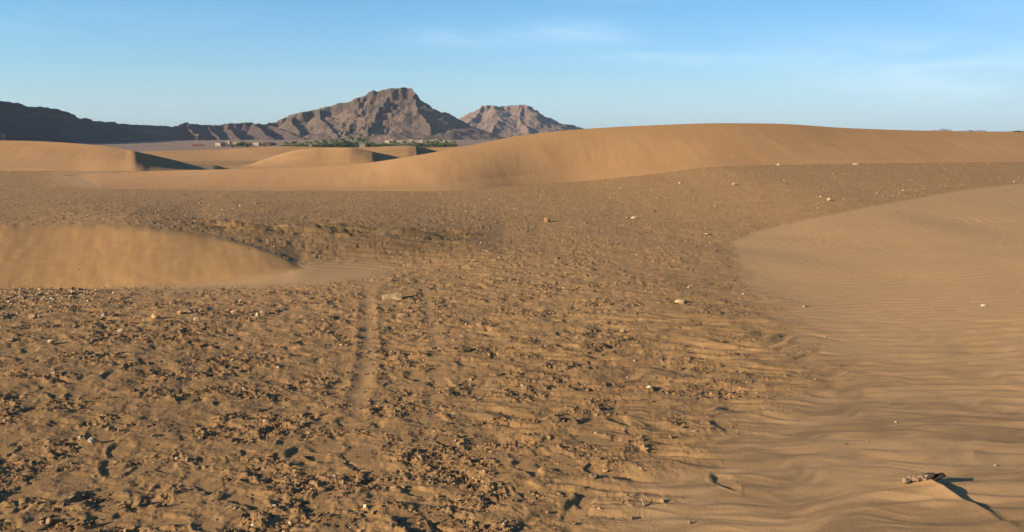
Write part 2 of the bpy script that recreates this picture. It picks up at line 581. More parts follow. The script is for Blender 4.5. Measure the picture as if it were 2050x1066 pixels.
def mk_dune():
    m, t, b = pmat("dune_sand", .95, .10)
    P = geo_pos(t)
    n1 = t.noise(P, .35, 5, .6); n2 = t.noise(P, 4, 5, .65); n3 = t.noise(P, 45, 3, .6)
    c = t.mix(t.ramp(n1, [(.35, 0), (.65, 1)]), SAND_B, SAND_A)
    c = t.mix(t.ramp(n2, [(.45, 0), (.75, .5)]), c, SHEET_B)
    c = t.mix(t.ramp(n3, [(.55, 0), (.75, .25)]), c, GRAV_B)
    t.l(c, b.inputs['Base Color'])
    bp = t.n('ShaderNodeBump'); bp.inputs['Strength'].default_value = .35; bp.inputs['Distance'].default_value = .03
    t.l(t.noise(P, 9, 5, .6), bp.inputs['Height']); t.l(bp.outputs[0], b.inputs['Normal'])
    return m


def mk_rock(name, A, B, C, sc=1.0):
    m, t, b = pmat(name, .95, .08)
    P = geo_pos(t)
    n1 = t.noise(P, .006 * sc, 6, .62); n2 = t.noise(P, .035 * sc, 6, .65)
    mpn = t.n('ShaderNodeMapping'); mpn.inputs['Scale'].default_value = (.006 * sc, .006 * sc, .09 * sc)
    t.l(P, mpn.inputs[0]); n3 = t.noise(mpn.outputs[0], 1.0, 5, .6)
    c = t.mix(t.ramp(n1, [(.38, 0), (.62, 1)]), A, B)
    c = t.mix(t.ramp(n2, [(.45, 0), (.68, .75)]), c, C)
    c = t.mix(t.ramp(n3, [(.52, 0), (.68, .5)]), c, C)
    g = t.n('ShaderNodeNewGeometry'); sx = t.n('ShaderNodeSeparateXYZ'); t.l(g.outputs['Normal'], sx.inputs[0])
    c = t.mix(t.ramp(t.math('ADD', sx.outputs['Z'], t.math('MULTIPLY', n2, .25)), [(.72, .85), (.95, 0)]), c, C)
    t.l(c, b.inputs['Base Color'])
    bp = t.n('ShaderNodeBump'); bp.inputs['Strength'].default_value = .9; bp.inputs['Distance'].default_value = 7.0
    t.l(t.noise(P, .05 * sc, 7, .68), bp.inputs['Height']); t.l(bp.outputs[0], b.inputs['Normal'])
    return m


M_GROUND, M_DUNE = mk_ground(), mk_dune()

# ------------------------------------------------------------------ ground sheet
az_d = np.arange(-34, 34.001, .058)
st, a_, out_ = .058, 34.0, []
while a_ < 180:
    st = min(st * 1.16, 6); a_ += st; out_.append(min(a_, 180.0))
out_ = np.array(out_[:-1] if out_[-1] >= 180 else out_)
az = np.concatenate([-out_[::-1], az_d, out_])
rr = [.15, .4, .8, 1.3, 1.8, 2.2, 2.5, 2.7, 2.85, 2.95, 3.0]
while rr[-1] < 11000:
    r_ = rr[-1]
    dr = .60 * r_ * r_ / 1508 if r_ < 60 else .05 * r_
    cap = .0105 * r_ if r_ < 130 else .045 * r_
    rr.append(r_ + min(dr, cap))
rr = np.array(rr)
AZ, RR = np.meshgrid(np.radians(az), rr)
GX, GY = RR * np.sin(AZ), RR * np.cos(AZ)
GZ = ground_h(GX, GY)
gm = raw_mesh("ground", np.stack([GX, GY, GZ], -1).reshape(-1, 3), grid_faces(len(rr), len(az), wrap=True)[:, ::-1])
_p, _q, _s, _b, _a = masks(GX, GY)
nearm = (RR < 45)
attr(gm, 'sheet', _s * nearm); attr(gm, 'bank', _b * nearm); attr(gm, 'apron', np.maximum(_a * .8, .7 * track_at(_p, _q)) * nearm)
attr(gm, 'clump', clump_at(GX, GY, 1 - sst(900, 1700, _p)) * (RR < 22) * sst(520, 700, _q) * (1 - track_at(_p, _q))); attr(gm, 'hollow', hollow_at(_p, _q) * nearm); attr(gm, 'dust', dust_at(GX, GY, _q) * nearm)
attr(gm, 'crust', (1 - sst(900, 1750, _p + fbm(GX * .8, GY * .8, 51, 3) * 220)) * sst(590, 800, _q) * nearm)  # mask for a darker brown ground tone towards the near left
attr(gm, 'far', sst(140, 420, RR))
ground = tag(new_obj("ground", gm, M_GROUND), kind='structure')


# ------------------------------------------------------------------ dunes
def dune(ctrl, back, seed, ncol=420, nfront=46, shape=None, ripple=.012, px_bias=None, sharp=1.0):
    """ctrl rows: (px, foot_py, foot_Y, crest_py, crest_Y). A real ridge: windward or slip face, crest, back slope."""
    c = np.array(ctrl, float)
    fns = [curve(list(zip(c[:, 0], c[:, k]))) for k in range(1, 5)]
    pxs = np.linspace(c[0, 0], c[-1, 0], ncol)
    fp, fY, cp_, cY = [f(pxs) for f in fns]
    X = []; s = np.linspace(0, 1, nfront)
    u1, v1 = ray(pxs, fp); u2, v2 = ray(pxs, cp_)
    zf = np.where(fY < 39.9, base_h(u1 * fY, fY) - .015, CAM_H + v1 * fY); zc = CAM_H + v2 * cY
    zc = np.maximum(zc, zf + .002)
    s_ = s[:, None]
    Y = fY + (cY - fY) * s_
    prof = s_ if shape is None else shape(s_)
    Z = zf + (zc - zf) * prof
    U = u1 + (u2 - u1) * s_
    Xf = U * Y
    # rounded crest, then the back slope
    nb = 14
    tb = np.linspace(0, 1, nb + 1)[1:, None]
    Yb = cY + back * tb
    Zb = zc - (zc - zf + 1.1) * (tb ** (1.6 if sharp < 1 else 1.15))
    Xb = u2 * Yb
    # skirt under the foot
    Ys = fY[None] - .5; Zs = zf[None] - .12; Xs = u1[None] * Ys
    XX = np.concatenate([Xs, Xf, Xb]); YY = np.concatenate([Ys, Y, Yb]); ZZ = np.concatenate([Zs, Z, Zb])
    w = np.concatenate([[[0]], np.sin(np.pi * np.clip(s_, 0, 1)), 0 * tb]) * np.minimum(1, np.maximum(zc - zf, 0) * 1.5)
    ZZ = ZZ + w * (fbm(XX * .35, YY * .35, seed, 3) * .012 + fbm(XX * 1.5 + YY * .25, YY * .3, seed + 5, 4, .6) * .5 * ripple)
    me = raw_mesh("dune", np.stack([XX, YY, ZZ], -1).reshape(-1, 3), grid_faces(XX.shape[0], XX.shape[1])[:, ::-1] if False else grid_faces(XX.shape[0], XX.shape[1]))
    return me


def gz(px, py):     # foot of a dune on flat ground z = 0
    return on_plane(px, py, 0.0)[1]


# the long dune across the middle
big = dune([(128, 352, 34.5, 351, 35), (165, 363, 31.2, 348, 36.5), (205, 383.5, 25.9, 347, 36), (300, 384.5, 26.0, 343, 35), (440, 384.5, 26, 339.5, 32.6),
            (600, 384, 26, 335.5, 31.0), (720, 384, 26, 328, 30.2), (800, 384.5, 26, 317, 30.0), (870, 384, 26, 305, 30.2), (950, 379, 26.6, 289.5, 30.9),
            (1050, 370, 28.0, 271, 31.8), (1150, 362, 28.8, 260, 32.4), (1300, 349, 29.1, 251.5, 33.2), (1450, 334, 29.6, 247, 34.0), (1550, 329, 30.1, 248, 34.6),
            (1700, 326.5, 30.7, 257, 35.6), (1850, 325, 31.3, 262, 36.6), (2050, 323, 32.2, 265, 38), (2400, 319, 34, 268, 41), (2900, 315, 37, 270, 45)],
           9, 101, ncol=900, nfront=60, shape=lambda s: np.where(s < .25, .7 * s, .175 + 1.1 * (s - .25)) , sharp=1)
tag(new_obj("dune", big, M_DUNE), "long smooth sand dune spanning the middle ground and rising to the right", kind='structure')
lft = dune([(-800, 340, 41, 290, 50), (-300, 338, 41, 283, 50), (0, 338, 41, 281.5, 49), (60, 338, 41, 282.5, 48.5), (140, 339, 41, 286.5, 47.5), (210, 341, 40.5, 292.5, 46.5),
            (250, 342, 40.3, 298.5, 45.8), (270, 342, 40.2, 303, 45.2), (282, 342, 40.3, 306, 45.8), (300, 343, 40.7, 309.5, 47), (322, 343, 41.3, 314.5, 48.5), (350, 343, 42.4, 321, 50.6), (380, 342.5, 44.0, 329, 53), (424, 342, 47.5, 339.5, 56), (450, 347, 49, 347, 57)],
           8, 131, ncol=600)
tag(new_obj("dune", lft, M_DUNE), "smooth lit dune on the left ending in a shaded slip face", kind='structure')
mid = dune([(430, 338, 57, 338, 60), (500, 338, 57, 329, 63), (530, 338, 57, 319, 63.5), (595, 338, 57, 300.5, 64), (640, 338, 57, 295.5, 64), (700, 338, 57, 295.5, 63), (728, 337, 57, 300, 63),
            (744, 336, 57.2, 303.5, 63), (756, 336, 57.5, 306, 64.2), (775, 336, 58, 310, 69), (805, 336, 59, 317.5, 76), (840, 333, 68, 328, 79), (860, 337, 70, 337, 80)], 8, 151, ncol=400)
tag(new_obj("dune", mid, M_DUNE), "rounded dune behind the long dune with a small shaded slip face", kind='structure')
far1 = dune([(230, 333, 72, 312, 84), (290, 333, 72, 304, 86), (350, 333, 72, 302, 87), (430, 333, 72, 300, 88), (500, 333, 72, 295.5, 88), (560, 333, 72, 293, 88), (640, 333, 72, 295, 88), (720, 333, 72, 303, 88), (780, 333, 72, 318, 88)], 12, 171, ncol=300)
tag(new_obj("dune", far1, M_DUNE), "low far dune in front of the palms, left of the middle", kind='structure')
far2 = dune([(620, 325, 92, 304, 104), (680, 325, 92, 297, 106), (760, 325, 92, 294, 106), (815, 325, 92, 292, 106), (832, 325, 93, 293.3, 106), (842, 323, 93, 295, 110), (872, 322, 95, 302, 126), (900, 318, 108, 309, 127), (940, 322, 114, 320, 130)], 12, 191, ncol=300)
tag(new_obj("dune", far2, M_DUNE), "far dune with a thin shaded edge before the palms", kind='structure')
far3 = dune([(780, 325, 122, 302, 136), (850, 325, 122, 297, 140), (930, 325, 122, 294, 140), (1010, 325, 122, 296, 140), (1100, 325, 122, 306, 140)], 14, 195, ncol=200)
tag(new_obj("dune", far3, M_DUNE), "farthest low dune half hidden by the long dune", kind='structure')


# ------------------------------------------------------------------ mountains
def mountain(name, lines, steps, seed, mat, label, slope=(.95, .52), cliff=16.0, gul=1.0, warp=26, floor=-15.8, crag=()):
    """lines: ridge polylines [(px, py, distance), ...]; slopes fall away from every ridge line"""
    segs = []; allp = []; owner = []; rj = np.random.default_rng(seed)
    for ln in lines:
        pts = [np.array(at_dist(*q)) for q in ln]
        allp += pts
        fine = [pts[0]]
        amp = steps[0] * (1.5 if ln is not lines[0] else 2.0)
        for a, b in zip(pts[:-1], pts[1:]):
            for f in (.25, .5, .75, 1.0):
                q = a + (b - a) * f
                if f < 1:
                    q = q + np.array([rj.normal() * amp * (ln is not lines[0]), rj.normal() * amp * 2.2, rj.normal() * steps[0] * .55])
                fine.append(q)
        segs += list(zip(fine[:-1], fine[1:])); owner += [lines.index(ln)] * (len(fine) - 1)
    allp = np.array(allp)
    hmax = allp[:, 2].max() - floor
    pad = hmax / slope[1] * 1.25
    x0, y0 = allp[:, 0].min() - pad, allp[:, 1].min() - pad
    x1, y1 = allp[:, 0].max() + pad, allp[:, 1].max() + pad * .8
    xs = np.arange(x0, x1, steps[0]); ys = np.arange(y0, y1, steps[1])
    X, Y = np.meshgrid(xs, ys)
    Xw = X + fbm(X / 90, Y / 90, seed, 4) * warp; Yw = Y + fbm(X / 90, Y / 90, seed + 50, 4) * warp
    best = np.full(X.shape, -1e9); dmin = np.full(X.shape, 1e9); dcr = np.full(X.shape, 1e9); dsk = np.full(X.shape, 1e9)
    for (a, b), ow in zip(segs, owner):
        d = b - a
        L2 = d[0] ** 2 + d[1] ** 2
        # blend: near the line use true coordinates so that the skyline stays put
        def dist(XX, YY):
            t = np.clip(((XX - a[0]) * d[0] + (YY - a[1]) * d[1]) / L2, 0, 1)
            return np.hypot(XX - (a[0] + d[0] * t), YY - (a[1] + d[1] * t)), a[2] + d[2] * t
        d0, z0 = dist(X, Y)
        d1, z1 = dist(Xw, Yw)
        k = sst(8, 70, d0)
        dd = d0 + (d1 - d0) * k
        zz = z0 + (z1 - z0) * k
        drop = np.where(dd < cliff, dd * slope[0], cliff * slope[0] + (dd - cliff) * slope[1])
        hrel = np.maximum(zz - floor, 1)
        # talus flattens towards the foot
        rel = drop / hrel
        rel = np.where(rel < .75, rel, .75 + (rel - .75) * .55)
        best = np.maximum(best, zz - rel * hrel); dmin = np.minimum(dmin, d0)
        if ow == 0:
            dsk = np.minimum(dsk, d0)
        if ow in crag:
            dcr = np.minimum(dcr, d0)
    dep = np.clip((allp[:, 2].max() - best) / hmax, 0, 1)
    on = sst(floor - 2, floor + 18, best)
    best = best + on * gul * ((ridged(X / 75 + fbm(X / 40, Y / 40, seed + 3, 2) * .3, Y / 75, seed + 7, 5, .58) - .62) * 10 * sst(2, 45, dmin) + fbm(X / 15, Y / 15, seed + 9, 4, .6) * (.8 + 3.4 * sst(80, 10, dmin) * sst(.62, .2, dep) * (.35 + .65 * sst(4, 22, dsk))))
    hh = (best - floor) / hmax
    best = best + on * sst(75, 15, dcr) * sst(6, 34, dsk) * (ridged(X / 30, Y / 30, seed + 31, 4, .6) - .6) * 13
    best = best + on * hmax * .020 * np.sin(best / hmax * 46 + fbm(X / 120, Y / 120, seed + 21, 3) * 4) * sst(.25, .55, hh) * gul
    best = np.where(best < floor, floor - 3, best)
    co = np.stack([X, Y, best], -1).reshape(-1, 3)
    f = grid_faces(len(ys), len(xs))
    keep = (co[f, 2] > floor - 2.9).any(1)
    f = f[keep]
    used = np.unique(f)
    remap = np.zeros(len(co), np.int64); remap[used] = np.arange(len(used))
    o = new_obj(name, raw_mesh(name, co[used], remap[f]), mat)
    tag(o, label, kind='structure')
    return o


M_ROCK = mk_rock("mountain_rock", (.180, .121, .080), (.146, .098, .068), (.066, .049, .040))
M_ROCK2 = mk_rock("mesa_rock", (.225, .149, .107), (.185, .123, .092), (.120, .086, .070))
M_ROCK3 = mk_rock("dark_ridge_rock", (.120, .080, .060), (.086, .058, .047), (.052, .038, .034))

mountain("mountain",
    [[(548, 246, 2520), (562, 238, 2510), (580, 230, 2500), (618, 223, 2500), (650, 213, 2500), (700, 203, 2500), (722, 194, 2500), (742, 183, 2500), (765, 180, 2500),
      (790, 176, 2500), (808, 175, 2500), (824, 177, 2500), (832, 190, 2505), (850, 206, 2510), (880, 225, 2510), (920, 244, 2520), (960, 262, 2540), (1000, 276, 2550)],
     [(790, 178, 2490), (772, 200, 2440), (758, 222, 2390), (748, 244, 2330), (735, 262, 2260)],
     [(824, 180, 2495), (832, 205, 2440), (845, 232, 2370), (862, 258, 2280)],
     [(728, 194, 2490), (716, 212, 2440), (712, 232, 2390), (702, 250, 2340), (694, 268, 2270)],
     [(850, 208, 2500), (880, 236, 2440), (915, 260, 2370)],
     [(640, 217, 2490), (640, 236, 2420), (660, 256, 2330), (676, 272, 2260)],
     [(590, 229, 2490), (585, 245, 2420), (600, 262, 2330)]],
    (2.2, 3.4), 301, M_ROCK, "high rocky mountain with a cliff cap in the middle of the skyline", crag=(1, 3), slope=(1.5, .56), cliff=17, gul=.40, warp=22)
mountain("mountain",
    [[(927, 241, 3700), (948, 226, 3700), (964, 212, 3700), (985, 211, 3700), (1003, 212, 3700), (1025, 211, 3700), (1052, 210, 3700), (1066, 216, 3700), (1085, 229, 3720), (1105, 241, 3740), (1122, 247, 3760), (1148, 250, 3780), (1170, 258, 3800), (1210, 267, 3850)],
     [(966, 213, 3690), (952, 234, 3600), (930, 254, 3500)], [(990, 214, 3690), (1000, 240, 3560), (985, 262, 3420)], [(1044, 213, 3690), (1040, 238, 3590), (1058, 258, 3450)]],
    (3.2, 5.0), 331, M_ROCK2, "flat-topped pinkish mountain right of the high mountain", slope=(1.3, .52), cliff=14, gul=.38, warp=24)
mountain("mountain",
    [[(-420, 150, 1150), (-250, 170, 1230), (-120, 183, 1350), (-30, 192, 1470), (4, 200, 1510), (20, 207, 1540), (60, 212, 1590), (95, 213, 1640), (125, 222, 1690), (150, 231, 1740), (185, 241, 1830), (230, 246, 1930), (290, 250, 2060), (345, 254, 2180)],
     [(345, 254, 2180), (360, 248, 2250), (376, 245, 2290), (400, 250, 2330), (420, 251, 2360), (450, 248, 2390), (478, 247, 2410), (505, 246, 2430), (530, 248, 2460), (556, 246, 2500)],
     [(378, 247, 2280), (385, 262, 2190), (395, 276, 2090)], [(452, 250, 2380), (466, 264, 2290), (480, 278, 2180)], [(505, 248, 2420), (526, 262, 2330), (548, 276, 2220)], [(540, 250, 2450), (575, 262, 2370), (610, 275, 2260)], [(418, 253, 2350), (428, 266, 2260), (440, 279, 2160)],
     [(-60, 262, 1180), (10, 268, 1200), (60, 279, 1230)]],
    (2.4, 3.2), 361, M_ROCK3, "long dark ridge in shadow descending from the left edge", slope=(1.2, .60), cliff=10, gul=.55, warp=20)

# faint ridge on the horizon, far right
M_FAR = mk_rock("far_ridge_rock", (.24, .16, .12), (.2, .14, .11), (.15, .1, .08), .2)
mountain("mountain", [[(1700, 266, 9000), (1800, 263.5, 9000), (1880, 260, 9000), (1940, 260.5, 9000), (1990, 262.5, 9000), (2120, 262, 9000), (2260, 265, 9000)]],
         (24, 36), 391, M_FAR, "faint low ridge on the horizon far right", slope=(.5, .3), cliff=60, gul=.6, warp=60)


# ------------------------------------------------------------------ things: materials
def mk_tone(name, c0, c1, c2, bump=.25, bscale=60.0, rough=.92):
    """stone-like material with colour patches"""
    m, t, b = pmat(name, rough, .15)
    oi = t.n('ShaderNodeObjectInfo')
    v = t.n('ShaderNodeVectorMath', operation='ADD')
    t.l(geo_pos(t), v.inputs[0]); t.l(oi.outputs['Random'], v.inputs[1])
    n1 = t.noise(v.outputs[0], bscale * .35, 4, .65); n2 = t.noise(v.outputs[0], bscale * 1.6, 3, .6)
    c = t.mix(t.ramp(n1, [(.35, 0), (.65, 1)]), c0, c1)
    c = t.mix(t.ramp(n2, [(.55, 0), (.72, .7)]), c, c2)
    hs = t.n('ShaderNodeHueSaturation')
    t.l(c, hs.inputs['Color'])
    t.l(t.math('ADD', t.math('MULTIPLY', oi.outputs['Random'], .5), .75), hs.inputs['Value'])
    t.l(hs.outputs[0], b.inputs['Base Color'])
    bp = t.n('ShaderNodeBump'); bp.inputs['Strength'].default_value = bump; bp.inputs['Distance'].default_value = .01
    t.l(n2, bp.inputs['Height']); t.l(bp.outputs[0], b.inputs['Normal'])
    return m


M_PALE = mk_tone("pale_stone", (.37, .265, .155), (.31, .215, .12), (.23, .15, .08))
M_WHITE = mk_tone("white_stone", (.44, .36, .25), (.38, .30, .20), (.29, .215, .14))
M_TAN = mk_tone("tan_stone", (.44, .28, .13), (.37, .225, .105), (.26, .16, .08))
M_BROWN = mk_tone("brown_stone", (.27, .17, .09), (.21, .13, .075), (.14, .09, .055))
M_DARK = mk_tone("dark_stone", (.12, .085, .065), (.09, .065, .052), (.06, .045, .04))
M_RED = mk_tone("reddish_stone", (.38, .21, .105), (.33, .18, .085), (.25, .14, .07))


def hull(seed, n, sx, sy, sz, rough=0.0, sub=0):
    """an angular stone: the hull of random points, optionally roughened; rests with its base at z = 0"""
    rr_ = np.random.default_rng(seed)
    p = rr_.normal(size=(n, 3)); p /= np.linalg.norm(p, axis=1)[:, None]
    p *= rr_.uniform(.78, 1.0, (n, 1))
    bm = bmesh.new()
    for v in p:
        bm.verts.new(v)
    r = bmesh.ops.convex_hull(bm, input=bm.verts[:])
    bad = list({g for g in r['geom_interior'] + r['geom_unused'] if isinstance(g, bmesh.types.BMVert)})
    if bad:
        bmesh.ops.delete(bm, geom=bad, context='VERTS')
    if sub:
        bmesh.ops.triangulate(bm, faces=bm.faces[:])
        bmesh.ops.subdivide_edges(bm, edges=bm.edges[:], cuts=sub, use_grid_fill=True)
        co = np.array([v.co[:] for v in bm.verts])
        k = fbm(co[:, 0] * 1.7 + co[:, 2], co[:, 1] * 1.7 - co[:, 2] * .7, seed, 4, .6) * rough
        for v, kk in zip(bm.verts, k):
            v.co *= 1 + kk
    for v in bm.verts:
        v.co.x *= sx; v.co.y *= sy; v.co.z *= sz
    zmin = min(v.co.z for v in bm.verts)
    for v in bm.verts:
        v.co.z -= zmin * .72
    bmesh.ops.recalc_face_normals(bm, faces=bm.faces[:])
    return bm


def bm_obj(name, bm, mat, parent=None, smooth=False):
    me = bpy.data.meshes.new(name)
    bm.to_mesh(me); bm.free()
    if smooth:
        me.polygons.foreach_set('use_smooth', np.full(len(me.polygons), True))
    return new_obj(name, me, mat, parent)


def gh(x, y):
    return float(ground_h(np.array([x], float), np.array([y], float))[0])


def ground_at(px, py):
    """where the line of sight of a photograph pixel meets the ground"""
    u, v = ray(px, py)
    Y = np.concatenate([np.arange(2.5, 14, .004), np.arange(14, 60, .02)])
    z = base_h(u * Y, Y)
    i = np.argmax(CAM_H + v * Y < z)
    Y = Y[i]
    return u * Y, Y


# ------------------------------------------------------------------ stones one can point to
ROCKS = [
    # px, py of the foot, width in px, height ratio, material, name, label
    (1096, 445, 15, 1.0, M_RED, "upright reddish stone standing alone on the gravel below the long dune"),
    (1270, 438, 14, .5, M_WHITE, "bright white stone on the gravel right of the upright reddish stone"),
    (376, 627, 24, .85, M_BROWN, "largest brown rock among the stones below the sandy bank's tip"),
    (362, 629, 15, .6, M_TAN, "tan stone leaning against the left of the largest brown rock"),
    (310, 638, 17, .75, M_TAN, "rounded tan stone left of the largest brown rock"),
    (394, 643, 14, .75, M_PALE, "pale pointed stone just below the largest brown rock"),
    (472, 626, 20, .6, M_TAN, "wedge-shaped tan stone between the brown rock and the white stones"),
    (527, 630, 18, .55, M_PALE, "flat pale stone beside the small white pointed one"),
    (516, 634, 11, 1.1, M_WHITE, "small white pointed stone at the left end of the flat pale stone"),
    (66, 636, 18, .6, M_RED, "reddish stone on the left below the pale gravel heap"),
    (242, 666, 14, .6, M_PALE, "pale flat stone in the trampled sand below the rounded tan stone"),
    (102, 688, 13, .8, M_PALE, "pale pointed stone at the left, above the footprints"),
    (108, 750, 12, .7, M_PALE, "cream stone lying in the dark clods at the far left"),
    (1362, 606, 26, .38, M_TAN, "flat tan stone casting a short shadow left of the smooth sand sheet"),
    (1247, 666, 14, .7, M_PALE, "yellowish stone right of the footprints in the middle of the plain"),
    (1301, 779, 15, .6, M_WHITE, "white stone next to dark clods right of the middle foreground"),
    (1969, 613, 13, .35, M_WHITE, "flat white stone alone on the smooth sand sheet at the right"),
    (1380, 1052, 11, .9, M_PALE, "round pale pebble on the rippled sand at the bottom"),
    (582, 1046, 13, .9, M_PALE, "round greyish pebble at the bottom left of the big footprint"),
    (1009, 1056, 11, .9, M_TAN, "small tan pebble right of the biggest footprint"),
    (1097, 1026, 10, .9, M_BROWN, "small brown pebble casting a forked shadow below the curved sand crest"),
    (1150, 1052, 12, .7, M_BROWN, "brown pebble with a long shadow at the bottom of the middle"),
    (1190, 962, 26, .45, M_BROWN, "crumbly brown lump with a dark shadow in the rippled sand"),
    (532, 848, 14, .6, M_PALE, "whitish chalky stone above the row of footprints"),
    (487, 778, 8, .9, M_WHITE, "tiny bright white stone left of the wheel tracks"),
    (208, 633, 9, .9, M_WHITE, "tiny white stone below the pale gravel heap"),
    (354, 918, 8, .9, M_WHITE, "tiny white stone inside a footprint at the left"),
    (184, 888, 15, .9, M_WHITE, "splintered white stone at the far left beside a footprint"),
    (1470, 372, 12, .7, M_PALE, "pale stone on the gravel rise beneath the long dune's middle"),
    (1714, 330, 16, .3, M_PALE, "flat pale stone lying at the long dune's foot on the right"),
    (1558, 332, 8, .7, M_WHITE, "small white stone at the foot of the long dune"),
    (1660, 402, 10, .8, M_TAN, "tan stone at the upper edge of the smooth sand sheet"),
    (1416, 470, 15, .35, M_PALE, "flat pale stone at the left edge of the smooth sand sheet"),
    (1310, 424, 9, .6, M_DARK, "dark stone behind the bright white stone"),
    (1610, 616, 10, .6, M_BROWN, "brown pebble at the front of the smooth sand sheet"),
]
for i, (px_, py_, wp, hr, mt, lab) in enumerate(ROCKS):
    X, Y = ground_at(px_, py_)
    w = wp / FPX * math.hypot(X, Y) / 2
    bm = hull(500 + i, 26, w, w * .8, w * hr, .16, 2)
    o = bm_obj("stone", bm, mt)
    o.location = (X, Y, gh(X, Y) - w * hr * .12)
    o.rotation_euler = (random.uniform(-.15, .15), random.uniform(-.15, .15), random.uniform(-.5, .5))
    tag(o, lab, "stone")

# broken crust plate with a dark hollow under its left edge
X, Y = ground_at(785, 598)
bm = hull(611, 34, .150, .14, .024, .30, 3)
o = bm_obj("crust_slab", bm, M_TAN)
o.location = (X, Y, gh(X, Y) - .002); o.rotation_euler = (R(10), R(-5), R(12))
tag(o, "flat broken plate of tan crust raised off the ground above the wheel tracks", "slab")

# loose stones that nothing tells apart, each an object
protos = {}
for key, mt in (('pale', M_PALE), ('tan', M_TAN), ('brown', M_BROWN), ('dark', M_DARK)):
    protos[key] = []
    for k in range(6):
        bm = hull(700 + k * 7 + len(key), 16, 1, random.uniform(.6, .95), random.uniform(.35, .7), .15, 1)
        me = bpy.data.meshes.new("stone"); bm.to_mesh(me); bm.free(); me.materials.append(mt)
        protos[key].append(me)
ZONES = [
    ('pale', 62, (0, 2050, 392, 440), (.016, .045), "small pale stone on the gravel flat between sandy bank and long dune", "pale stones on the far gravel flat"),
    ('pale', 58, (1150, 2050, 332, 400), (.018, .05), "small pale stone on the gravel rise beneath the long dune at right", "pale stones on the gravel rise"),
    ('brown', 70, (0, 900, 640, 1040), (.010, .026), "small brown stone half buried in the trampled sand of the left foreground", "brown stones in the trampled sand"),
    ('tan', 40, (900, 1700, 560, 1040), (.009, .022), "small tan stone in the wind-blown sand right of the wheel tracks", "tan stones in the wind-blown sand"),
    ('dark', 30, (950, 1480, 395, 540), (.016, .036), "small dark stone on the gravel left of the smooth sand sheet", "dark stones on the middle gravel"),
]
rs = np.random.default_rng(5)
for key, n, (xa, xb, ya, yb), (sa, sb), lab, grp in ZONES:
    cnt = 0
    while cnt < n:
        px_, py_ = rs.uniform(xa, xb), rs.uniform(ya, yb)
        X, Y = ground_at(px_, py_)
        _, _, s0, b0, a0 = masks(np.array([X]), np.array([Y]))
        if s0[0] + b0[0] > .35 or (a0[0] > .5):
            continue
        s_ = sa * (sb / sa) ** (rs.random() ** 1.8)
        o = bpy.data.objects.new("stone", protos[key][rs.integers(6)])
        COL.objects.link(o)
        o.location = (X, Y, gh(X, Y) - s_ * .15)
        o.scale = (s_, s_, s_ * rs.uniform(.8, 1.2)); o.rotation_euler = (0, 0, rs.uniform(0, 6.28))
        tag(o, lab, "stone", grp)
        cnt += 1

# ------------------------------------------------------------------ uncountable gravel: one object
hv_, hf_ = [], []
for k in range(10):
    bm = hull(900 + k, 9, 1, .8, .6)
    bmesh.ops.triangulate(bm, faces=bm.faces[:])
    bm.verts.index_update()
    hv_.append(np.array([v.co[:] for v in bm.verts])); hf_.append(np.array([[v.index for v in f.verts] for f in bm.faces]))
    bm.free()
NG = 520000
th = rs.uniform(-R(40), R(40), NG); lr = rs.random(NG)
rad = 2.6 * (46 / 2.6) ** (lr ** .85)
gx, gy = rad * np.sin(th), rad * np.cos(th)
p_, q_, s_, b_, a_ = masks(gx, gy)
leftn = 1 - sst(850, 1650, p_)
clm = clump_at(gx, gy, leftn)
strk = sst(.15, .5, fbm(gx * 1.3, gy * 4.5, 63, 3))
heap = np.exp(-(((p_ - 100) / 130) ** 2 + ((q_ - 592) / 17) ** 2)) + .5 * np.exp(-(((p_ - 60) / 190) ** 2 + ((q_ - 630) / 30) ** 2))
patch = np.exp(-(((p_ - 960) / 70) ** 2 + ((q_ - 420) / 16) ** 2))
farz = sst(9, 13, rad)
prob = (1 - np.clip(s_ + b_ + a_, 0, 1)) ** 1.5 * (.03 + .75 * clm * (1 - farz) * (.35 + .65 * leftn) + .25 * strk * (1 - farz) * (1 - leftn * .6) + .20 * farz) + .85 * heap + .35 * patch + .0012
prob *= 1 - .9 * track_at(p_, q_)
keep = rs.random(NG) < prob * .62
gx, gy, rad, q_, heap, patch, farz, clm = [a[keep] for a in (gx, gy, rad, q_, heap, patch, farz, clm)]
n = len(gx)
size = .0029 * np.exp(rs.normal(0, .66, n)) * (1 + .5 * clm) + rad * .00036
size = np.minimum(size, .028) * (1 + .6 * heap)
gz_ = ground_h(gx, gy) - size * .1
tone = np.clip(rs.beta(1.4, 4.4, n) + .75 * heap * rs.random(n) + .35 * patch * rs.random(n), 0, 1)
pale = rs.random(n) < (.012 + .06 * farz)
tone = np.where(pale, rs.uniform(.60, 1, n), tone)
rotz = rs.uniform(0, 6.28, n); tilt = rs.normal(0, .35, n)
allv, allf, allt, off = [], [], [], 0
kind = rs.integers(0, 10, n)
for k in range(10):
    m = np.where(kind == k)[0]
    V = hv_[k][None] * size[m][:, None, None]
    ct, st_ = np.cos(tilt[m])[:, None], np.sin(tilt[m])[:, None]
    x1, z1 = V[:, :, 0] * ct - V[:, :, 2] * st_, V[:, :, 0] * st_ + V[:, :, 2] * ct
    c_, s1 = np.cos(rotz[m])[:, None], np.sin(rotz[m])[:, None]
    x2, y2 = x1 * c_ - V[:, :, 1] * s1, x1 * s1 + V[:, :, 1] * c_
    P = np.stack([x2 + gx[m][:, None], y2 + gy[m][:, None], z1 + gz_[m][:, None]], -1)
    nv = len(hv_[k])
    F = hf_[k][None] + (np.arange(len(m)) * nv)[:, None, None] + off
    allv.append(P.reshape(-1, 3)); allf.append(F.reshape(-1, 3)); allt.append(np.repeat(tone[m], nv))
    off += nv * len(m)
gme = raw_mesh("gravel", np.concatenate(allv), np.concatenate(allf), smooth=False)
attr(gme, 'tone', np.concatenate(allt))
